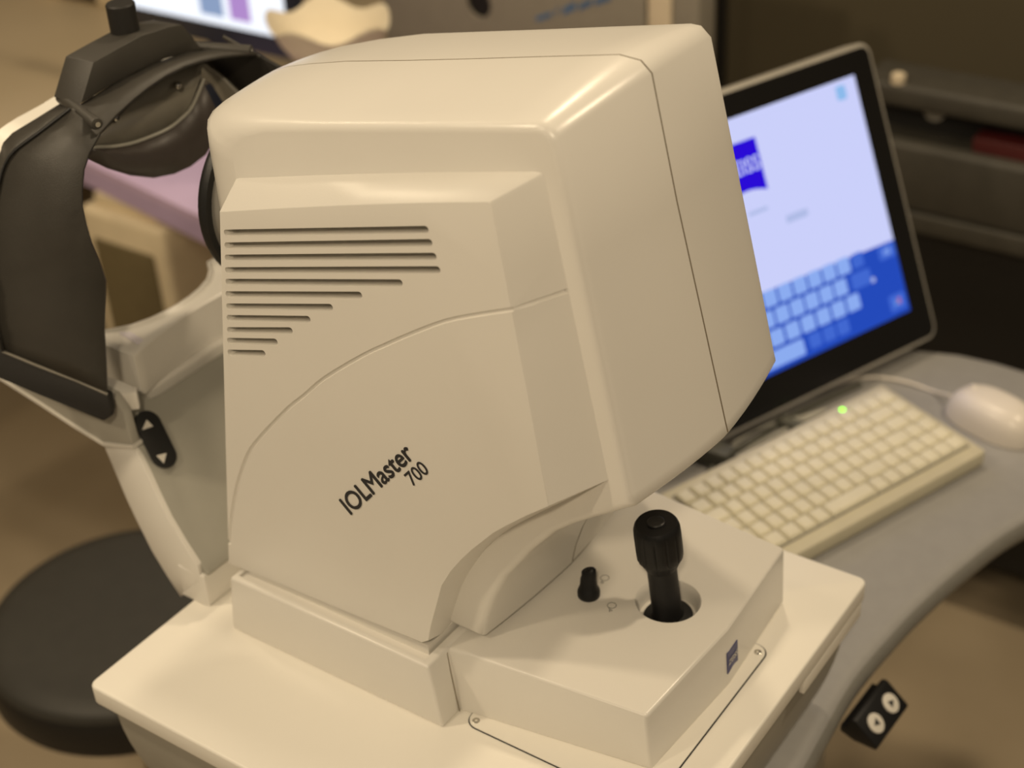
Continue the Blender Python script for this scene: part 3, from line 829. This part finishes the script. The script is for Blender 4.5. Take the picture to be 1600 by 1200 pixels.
from_bm(bm, 'key_well', M['tedge'], kb_, smooth=False)
def key(a0, a1, b0, b1):
    rings = []
    for ins, h in ((0.0006, 0.0008), (0.0010, 0.0035), (0.0030, 0.0058), (0.0048, 0.0060)):
        rings.append([kp(a0 + ins, b0 + ins, kz(b0) + h), kp(a1 - ins, b0 + ins, kz(b0) + h), kp(a1 - ins, b1 - ins, kz(b1) + h), kp(a0 + ins, b1 - ins, kz(b1) + h)])
    b = loft(rings); return from_bm(b, 'key', M['key'], kb_, sharp=60)
kx0, kx1 = 0.010, WK - 0.010; kwid = kx1 - kx0; row0 = 0.0175; rp = 0.0212
layouts = [
    [1, 1, 1, 1, 1, 1, 1, 3.4, 1, 1, 1.1, 1.2, 1.3],
    [1, 1, 1, 1, 1, 1.6, 1, 1, 1, 1, 1, 1, 1, 1, 1.4],
    [1, 1, 1.6, 1, 1, 1, 1, 1, 1, 1, 1, 1, 1, 1, 1.4],
    [1, 1.5, 1, 1, 1, 1, 1, 1, 1, 1, 1, 1, 1, 1, 1.5],
    [1, 1.8, 1, 1, 1, 1, 1, 1, 1, 1, 1, 1, 1, 1, 1.2],
    [1] * 16]
for ri, lay in enumerate(layouts):
    tot = sum(lay); a = kx0
    for w_ in lay:
        wd = kwid * w_ / tot
        hgt = rp
        key(a + 0.0004, a + wd - 0.0004, row0 + rp * ri + .0003, row0 + rp * ri + hgt - .0003); a += wd
pl_ = at(1316, 640, z=kz(0.150))
from_bm(lathe_bm(pl_ - Vector((0, 0, 0.001)), (0, 0, 1), [(0.0032, 0), (0.0030, 0.0014), (0.001, 0.0022), (0, 0.0022)], 16), 'indicator_light', M['led'], kb_)

# cables lying between monitor and keyboard
def cable(name, pxs, r, m_, label, z=None):
    pts = [at(p[0], p[1], z=(p[2] if len(p) > 2 else TZ + r + 0.001)) for p in pxs]
    o = from_bm(tube_bm(catmull(pts, 6), r, 8), name, m_, sharp=80)
    return tag(o, label, 'cable')
cable('keyboard_cable', [(1120, 735), (1150, 690), (1200, 665), (1260, 650), (1290, 640), (1250, 660), (1190, 690), (1150, 715)], 0.0024, M['cable'], 'grey looped cable lying just behind the keyboard, below the monitor')
cable('monitor_cable', [(1100, 745), (1130, 715), (1175, 690), (1230, 655), (1290, 625), (1345, 600)], 0.0032, M['cable2'], 'dark cable running along the foot of the monitor')
cable('power_cable', [(1090, 755), (1150, 735), (1220, 690), (1255, 672), (1235, 650), (1180, 672), (1130, 710)], 0.0020, M['cable'], 'thin pale cable coiled beside the black plug, behind the keyboard')
pg = at(1240, 672, z=TZ)
tag(from_bm(box_bm(pg.x - 0.02, pg.x + 0.012, pg.y - 0.006, pg.y + 0.006, TZ + 0.001, TZ + 0.013, 0.002), 'cable_plug', M['cable2']), 'small black cable plug between monitor and keyboard', 'plug')
pg = at(1118, 722, z=TZ)
tag(from_bm(box_bm(pg.x - 0.03, pg.x + 0.02, pg.y - 0.012, pg.y + 0.012, TZ + 0.001, TZ + 0.022, 0.003), 'cable_adapter', M['cable2']), 'black adapter block at the left end of the keyboard', 'adapter')

# ================================================================== MOUSE
ms = thing('computer_mouse', 'white rounded computer mouse on the grey table, right of the keyboard', 'mouse', tuple(at(1560, 660, z=TZ)))
m0_, m1_ = at(1484, 622, z=-0.128), at(1640, 700, z=-0.128)
ax = (m1_ - m0_); ax.z = 0; ax.normalize(); sd_ = Vector((-ax.y, ax.x, 0)); mc = Vector((m0_.x, m0_.y, 0)) + ax * 0.058 + sd_ * 0.004
rings = []
NM = 32
for k in range(13):
    t = k / 12
    ph = t * math.pi / 2
    ring = []
    for j in range(NM):
        a = 2 * math.pi * j / NM
        ca, sa = math.cos(a), math.sin(a)
        ex = abs(ca) ** 0.8 * (1 if ca > 0 else -1); ey = abs(sa) ** 0.8 * (1 if sa > 0 else -1)
        q = math.cos(ph) ** 0.55 if k < 12 else 0.001
        h = 0.040 * math.sin(ph) ** 0.9
        ring.append(mc + ax * (0.058 * ex * q + 0.004 * t) + sd_ * (0.033 * ey * q) + Vector((0, 0, TZ + 0.001 + h)))
    rings.append(ring)
from_bm(loft(rings), 'mouse_shell', M['mouse'], ms, sharp=80)
from_bm(lathe_bm(Vector((mc.x, mc.y, TZ + 0.0335)) - ax * 0.030, sd_, [(0.007, -0.004), (0.008, -0.003), (0.008, 0.003), (0.007, 0.004)], 24), 'scroll_wheel', M['mouse'], ms)
mcab = [m0_ + Vector((0, 0, 0.004))] + [at(px, py, z=TZ + 0.003) for px, py in [(1460, 612), (1420, 598), (1375, 590), (1335, 592), (1300, 602), (1270, 615)]]
from_bm(tube_bm(catmull(mcab, 6), 0.0020, 8), 'mouse_cable', M['mouse'], ms, sharp=80)

# ================================================================== STOOL
stc = Vector((-0.8825, 0.2392, -0.376))
stl = thing('round_stool', 'round black padded stool on the floor left of the platform', 'stool', (stc.x, stc.y, FZ))
SR = 0.184
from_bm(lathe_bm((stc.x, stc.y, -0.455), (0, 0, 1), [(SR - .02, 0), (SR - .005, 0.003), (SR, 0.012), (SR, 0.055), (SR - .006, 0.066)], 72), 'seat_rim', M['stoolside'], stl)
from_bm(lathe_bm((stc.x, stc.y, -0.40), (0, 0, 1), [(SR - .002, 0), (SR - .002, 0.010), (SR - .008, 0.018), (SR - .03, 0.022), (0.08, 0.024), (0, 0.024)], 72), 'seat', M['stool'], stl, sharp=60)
from_bm(cyl_bm((stc.x, stc.y, FZ + 0.05), (stc.x, stc.y, -0.455), 0.025, 24), 'post', M['chrome'], stl)
for k in range(5):
    a = 2 * math.pi * k / 5
    d = Vector((math.cos(a), math.sin(a), 0))
    l = from_bm(tube_bm([Vector((stc.x, stc.y, FZ + 0.09)), Vector((stc.x, stc.y, FZ + 0.065)) + d * 0.24], [0.02, 0.012], 10), 'leg', M['rubber'], stl)
    from_bm(lathe_bm(Vector((stc.x, stc.y, FZ)) + d * 0.235 + Vector((0, -0.012, 0.027)), (0, 1, 0), [(0.022, 0), (0.027, 0.003), (0.027, 0.021), (0.022, 0.024)], 20), 'caster', M['rubber'], l)

# ================================================================== BACKGROUND LEFT
LZ_ = -0.09
p1, p2 = at(118, 245, z=LZ_), at(300, 332, z=LZ_)
ed = (p2 - p1).normalized(); bd = Vector((-ed.y, ed.x, 0))
if bd.y < 0: bd = -bd
pR = p1 + ed * 0.75
dk = thing('lavender_worktop', 'lavender worktop slab on a cream cabinet, behind the black visor', 'worktop', tuple(Vector((p1.x, p1.y, LZ_ - .045))))
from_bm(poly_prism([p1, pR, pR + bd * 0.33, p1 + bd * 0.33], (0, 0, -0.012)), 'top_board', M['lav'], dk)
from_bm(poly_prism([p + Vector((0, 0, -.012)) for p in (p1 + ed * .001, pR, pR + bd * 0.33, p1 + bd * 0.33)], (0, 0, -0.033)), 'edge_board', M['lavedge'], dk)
# cream cabinet below
cq = at(252, 362, y=p2.y + 0.02)
cz = cq.z
cab = thing('side_cabinet', 'cream cabinet with olive door, under the lavender worktop', 'cabinet', (cq.x - 0.1, cq.y + 0.2, FZ))
from_bm(box_bm(cq.x - 0.19, cq.x, cq.y, cq.y + 0.30, FZ, cz, 0.012), 'carcass', M['ped'], cab)
from_bm(box_bm(cq.x - 0.165, cq.x - 0.028, cq.y - 0.004, cq.y + 0.01, FZ + 0.04, cz - 0.05, 0.004), 'door', M['olive'], cab)
from_bm(box_bm(cq.x - 0.17, cq.x - 0.03, cq.y + .02, cq.y + 0.26, cz - .001, LZ_ - 0.0455, 0.004), 'riser', M['ped'], cab)
# tan desk behind
ty0 = (p1 + bd * 0.335).y + 0.02
dk2 = thing('tan_desk', 'long tan desk carrying the far monitor and grey box', 'desk', (-1.8, 1.4, FZ))
from_bm(poly_prism([(-3.4, 0.62, LZ_), (-1.62, 0.62, LZ_), (-1.62, 1.14, LZ_), (-0.62, 1.14, LZ_), (-0.62, 1.38, LZ_), (-1.35, 1.38, LZ_), (-1.35, 2.0, LZ_), (-3.4, 2.0, LZ_)], (0, 0, -0.03)), 'desktop', M['tan'], dk2)
for x_, y_ in ((-3.3, 0.75), (-3.3, 1.9), (-1.45, 1.9), (-0.8, 1.25)):
    from_bm(box_bm(x_ - .02, x_ + .02, y_ - .02, y_ + .02, FZ, LZ_ - .03), 'leg', M['olive'], dk2)
# far monitor
YM = 1.0
ml, mr_ = at(-120, -70, y=YM), at(463, 88, y=YM)
fm = thing('desk_monitor', 'far blurred desk monitor with navy bezel and bright white screen, at top left', 'monitor', (-1.45, YM + .05, LZ_))
zl = mr_.z
slope = (at(215, 18, y=YM).z - at(440, 78, y=YM).z) / (at(215, 18, y=YM).x - at(440, 78, y=YM).x)
xr = at(462, 70, y=YM).x; zr = at(462, 88, y=YM).z
bez = 0.026
def fmp(a, b, y): return Vector((xr - a, y, zr + b - 0.0 * a))
xl_ = xr - at(188, 10, y=YM).x; hh = 0.30
yawm = Matrix.Rotation(0.0, 3, 'Z')
from_bm(poly_prism([fmp(-0.002, -0.010, YM), fmp(xl_, -0.010, YM), fmp(xl_, hh, YM), fmp(0, hh, YM)], (0, 0.03, 0), bev=0.004), 'bezel', M['navy'], fm)
fs = from_bm(poly_prism([fmp(0.014, bez, YM - .001), fmp(xl_ - .014, bez, YM - .001), fmp(xl_ - .014, hh - .014, YM - .001), fmp(0.014, hh - .014, YM - .001)], (0, 0.003, 0)), 'screen', M['scr_w2'], fm, smooth=False)
for (a, b, m_) in ((at(317, 30, y=YM).x, at(352, 30, y=YM).x, 'scr_b'), (at(362, 30, y=YM).x, at(393, 30, y=YM).x, 'scr_v')):
    from_bm(poly_prism([(a, YM - .0014, zr + bez + 0.014), (b, YM - .0014, zr + bez + 0.014), (b, YM - .0014, zr + 0.25), (a, YM - .0014, zr + 0.25)], (0, 0.0006, 0)), 'screen_picture', M[m_], fs, smooth=False)
from_bm(box_bm(xr - xl_ / 2 - .03, xr - xl_ / 2 + .03, YM + .03, YM + .045, LZ_ + .01, zr + .12), 'stand', M['navy'], fm)
# base spans the edge of both desktops
from_bm(box_bm(xr - xl_ / 2 - .12, xr - xl_ / 2 + .12, YM - 0.03, YM + .16, LZ_, LZ_ + .01, .003), 'stand_base', M['navy'], fm)

# white pulp tray on a small carton
tp = at(512, 60, y=0.88)
tr_ = thing('pulp_tray', 'white moulded pulp tray with scalloped rim, in front of the far monitor', 'tray', tuple(tp))
def traybm():
    b = bmesh.new(); rings = []
    L, Wd = 0.135, 0.075
    N = 96
    th = math.radians(8)
    cx, cy = tp.x + 0.005, tp.y
    for s, h in ((0.55, 0), (0.72, 0.012), (0.88, 0.035), (1.0, 0.062), (1.04, 0.066), (1.02, 0.069), (0.97, 0.064), (0.84, 0.036), (0.66, 0.014), (0.5, 0.006)):
        ring = []
        for k in range(N):
            a = 2 * math.pi * k / N
            sc_l = 1 + 0.035 * math.cos(5 * a + 1.2) * (h / 0.069)
            hh_ = h * 0.85 + (0.008 * math.cos(5 * a + 1.2) * (h / 0.069) ** 2)
            ring.append(Vector((cx + L * 0.66 * s * math.cos(a) * sc_l, cy + Wd * s * math.sin(a) * sc_l, tp.z - 0.030 + hh_)))
        rings.append(ring)
    loft(rings, bm=b); return b
from_bm(traybm(), 'tray_shell', M['tray'], tr_, sharp=80)
tag(from_bm(box_bm(tp.x + 0.0, tp.x + 0.05, tp.y - 0.03, tp.y + 0.03, LZ_, tp.z - 0.030, 0.002), 'small_carton', M['box']), 'small grey carton under the white pulp tray', 'carton')

# grey archive box with finger hole and blue writing
YB = 1.2
a0, a1 = at(600, 30, y=YB).x, at(1008, 30, y=YB).x
ab = thing('archive_box', 'grey cardboard archive box with round finger hole and blue writing', 'box', ((a0 + a1) / 2, YB + .15, LZ_))
bx_ = from_bm(box_bm(a0, a1, YB, YB + 0.16, LZ_, 0.24, 0.003), 'carton', M['box'], ab)
hc = at(748, 6, y=YB)
carve(bx_, [cyl_bm((hc.x, YB - 0.02, hc.z), (hc.x, YB + 0.04, hc.z), 0.023, 32)])
from_bm(cyl_bm((hc.x, YB + 0.006, hc.z), (hc.x, YB + 0.0395, hc.z), 0.0228, 32), 'finger_hole', M['darkeq2'], ab)
for (q0, q1, r_) in (((838, 30), (862, 22), .004), ((868, 22), (872, 12), .004), ((880, 18), (900, 8), .006), ((905, 12), (925, 2), .005), ((930, 4), (955, -6), .005)):
    A_, B_ = at(*q0, y=YB), at(*q1, y=YB)
    from_bm(poly_prism([A_ + Vector((0, -.0006, -r_)), B_ + Vector((0, -.0006, -r_)), B_ + Vector((0, -.0006, r_)), A_ + Vector((0, -.0006, r_))], (0, .0008, 0)), 'writing', M['bluew'], ab, smooth=False)
c_a, c_b, c_c = at(1012, 20, y=YB).x, at(1050, 20, y=YB).x, at(1092, 20, y=YB).x
tag(from_bm(box_bm(c_a, c_b - .001, YB, YB + 0.10, LZ_, 0.26, 0.002), 'ring_binder', M['cream']), 'cream binder standing beside the grey archive box', 'binder')
tag(from_bm(box_bm(c_b + .001, c_c, YB, YB + 0.05, LZ_, 0.25, 0.002), 'ring_binder', M['box']), 'grey binder standing right of the cream one', 'binder')
# white instrument with dark display, top left
YD = 1.3
q0, q1 = at(76, 45, y=YD), at(168, 45, y=YD)
wd_ = thing('white_display_unit', 'white tabletop unit with small dark display, at the far top left', 'device', ((q0.x + q1.x) / 2, YD + .1, LZ_))
from_bm(box_bm(q0.x, q1.x, YD, YD + .15, LZ_ + .0005, 0.12, 0.012), 'casing', M['ped'], wd_)
r0, r1 = at(102, 22, y=YD), at(156, 22, y=YD)
from_bm(box_bm(r0.x, r1.x, YD - .002, YD + .01, max(LZ_ + .008, at(128, 34, y=YD).z), 0.09, 0.002), 'display', M['darkeq2'], wd_)

# ================================================================== BACKGROUND RIGHT
YE = 1.3
de = thing('dark_cabinet', 'dark cabinet carrying the printer, painted black below for shade, behind the monitor', 'cabinet', (0.1, YE + .3, FZ))
zt_ = at(1420, 330, y=YE).z
from_bm(box_bm(-0.55, 0.9, YE + 0.02, YE + 0.4, FZ + 0.12, zt_ - 0.03), 'carcass', M['darkeq2'], de)  # black box stands in for the dark void under the top
for x_, y_ in ((-0.5, YE + .07), (0.85, YE + .07), (-0.5, YE + .35), (0.85, YE + .35)):
    from_bm(box_bm(x_ - .02, x_ + .02, y_ - .02, y_ + .02, FZ, FZ + 0.12), 'leg', M['darkeq2'], de)
tag(from_bm(box_bm(-0.95, 1.2, YE + 0.425, YE + 0.455, FZ, 1.2), 'partition', M['wall']), 'tall dark olive partition panel behind the printer and pole', 'partition')

from_bm(box_bm(-0.56, 0.92, YE - 0.005, YE + 0.42, zt_ - 0.03, zt_, 0.003), 'cabinet_top', M['darkeq'], de)
pr = thing('printer', 'dark grey printer with black paper slot and red insert, right of the monitor', 'printer', (0, YE + .2, zt_))
zs = [zt_, at(1395, 222, y=YE).z, at(1395, 172, y=YE).z, at(1392, 135, y=YE).z]
xl = at(1385, 180, y=YE).x - 0.05
from_bm(box_bm(xl, 0.45, YE, YE + 0.12, zs[0], zs[1], 0.008), 'lower_casing', M['darkeq'], pr)
from_bm(box_bm(xl + .01, 0.44, YE + 0.06, YE + 0.11, zs[1] - .002, zs[2] + .002), 'paper_slot', M['darkeq2'], pr)
from_bm(box_bm(xl, 0.45, YE + .01, YE + 0.10, zs[2], zs[3], 0.008), 'upper_casing', M['darkeq'], pr)
rp0 = at(1530, 222, y=YE + .05); rp1 = at(1620, 240, y=YE + .05)
from_bm(box_bm(rp0.x, rp1.x, YE + .02, YE + .058, zs[1] - .001, zs[1] + .022, .002), 'red_insert', M['red'], pr)
cz_ = at(1455, 178, y=YE + .04)
from_bm(lathe_bm((cz_.x, YE + .058, cz_.z), (0, -1, 0), [(0.016, 0), (0.016, 0.006), (0.012, 0.008)], 24), 'dial', M['greyp'], pr)
kn = at(1385, 122, y=YE - .0)
from_bm(lathe_bm((kn.x + .01, YE + .02, zs[3] - .001), (0, 0, 1), [(0.010, 0), (0.010, 0.012), (0.007, 0.014)], 20), 'cap', M['cream'], pr)
pw = at(1126, 60, y=1.69)
tag(from_bm(cyl_bm((pw.x, 1.69, FZ), (pw.x, 1.69, 0.7), 0.010, 20), 'floor_stand', M['darkeq2']), 'thin black upright pole behind the white housing, against the dark wall', 'pole')
for o in list(bpy.data.objects):
    if o.type == 'MESH' and o.modifiers:
        dg = bpy.context.evaluated_depsgraph_get()
        o.data = bpy.data.meshes.new_from_object(o.evaluated_get(dg)); o.modifiers.clear()
bpy.context.view_layer.update()
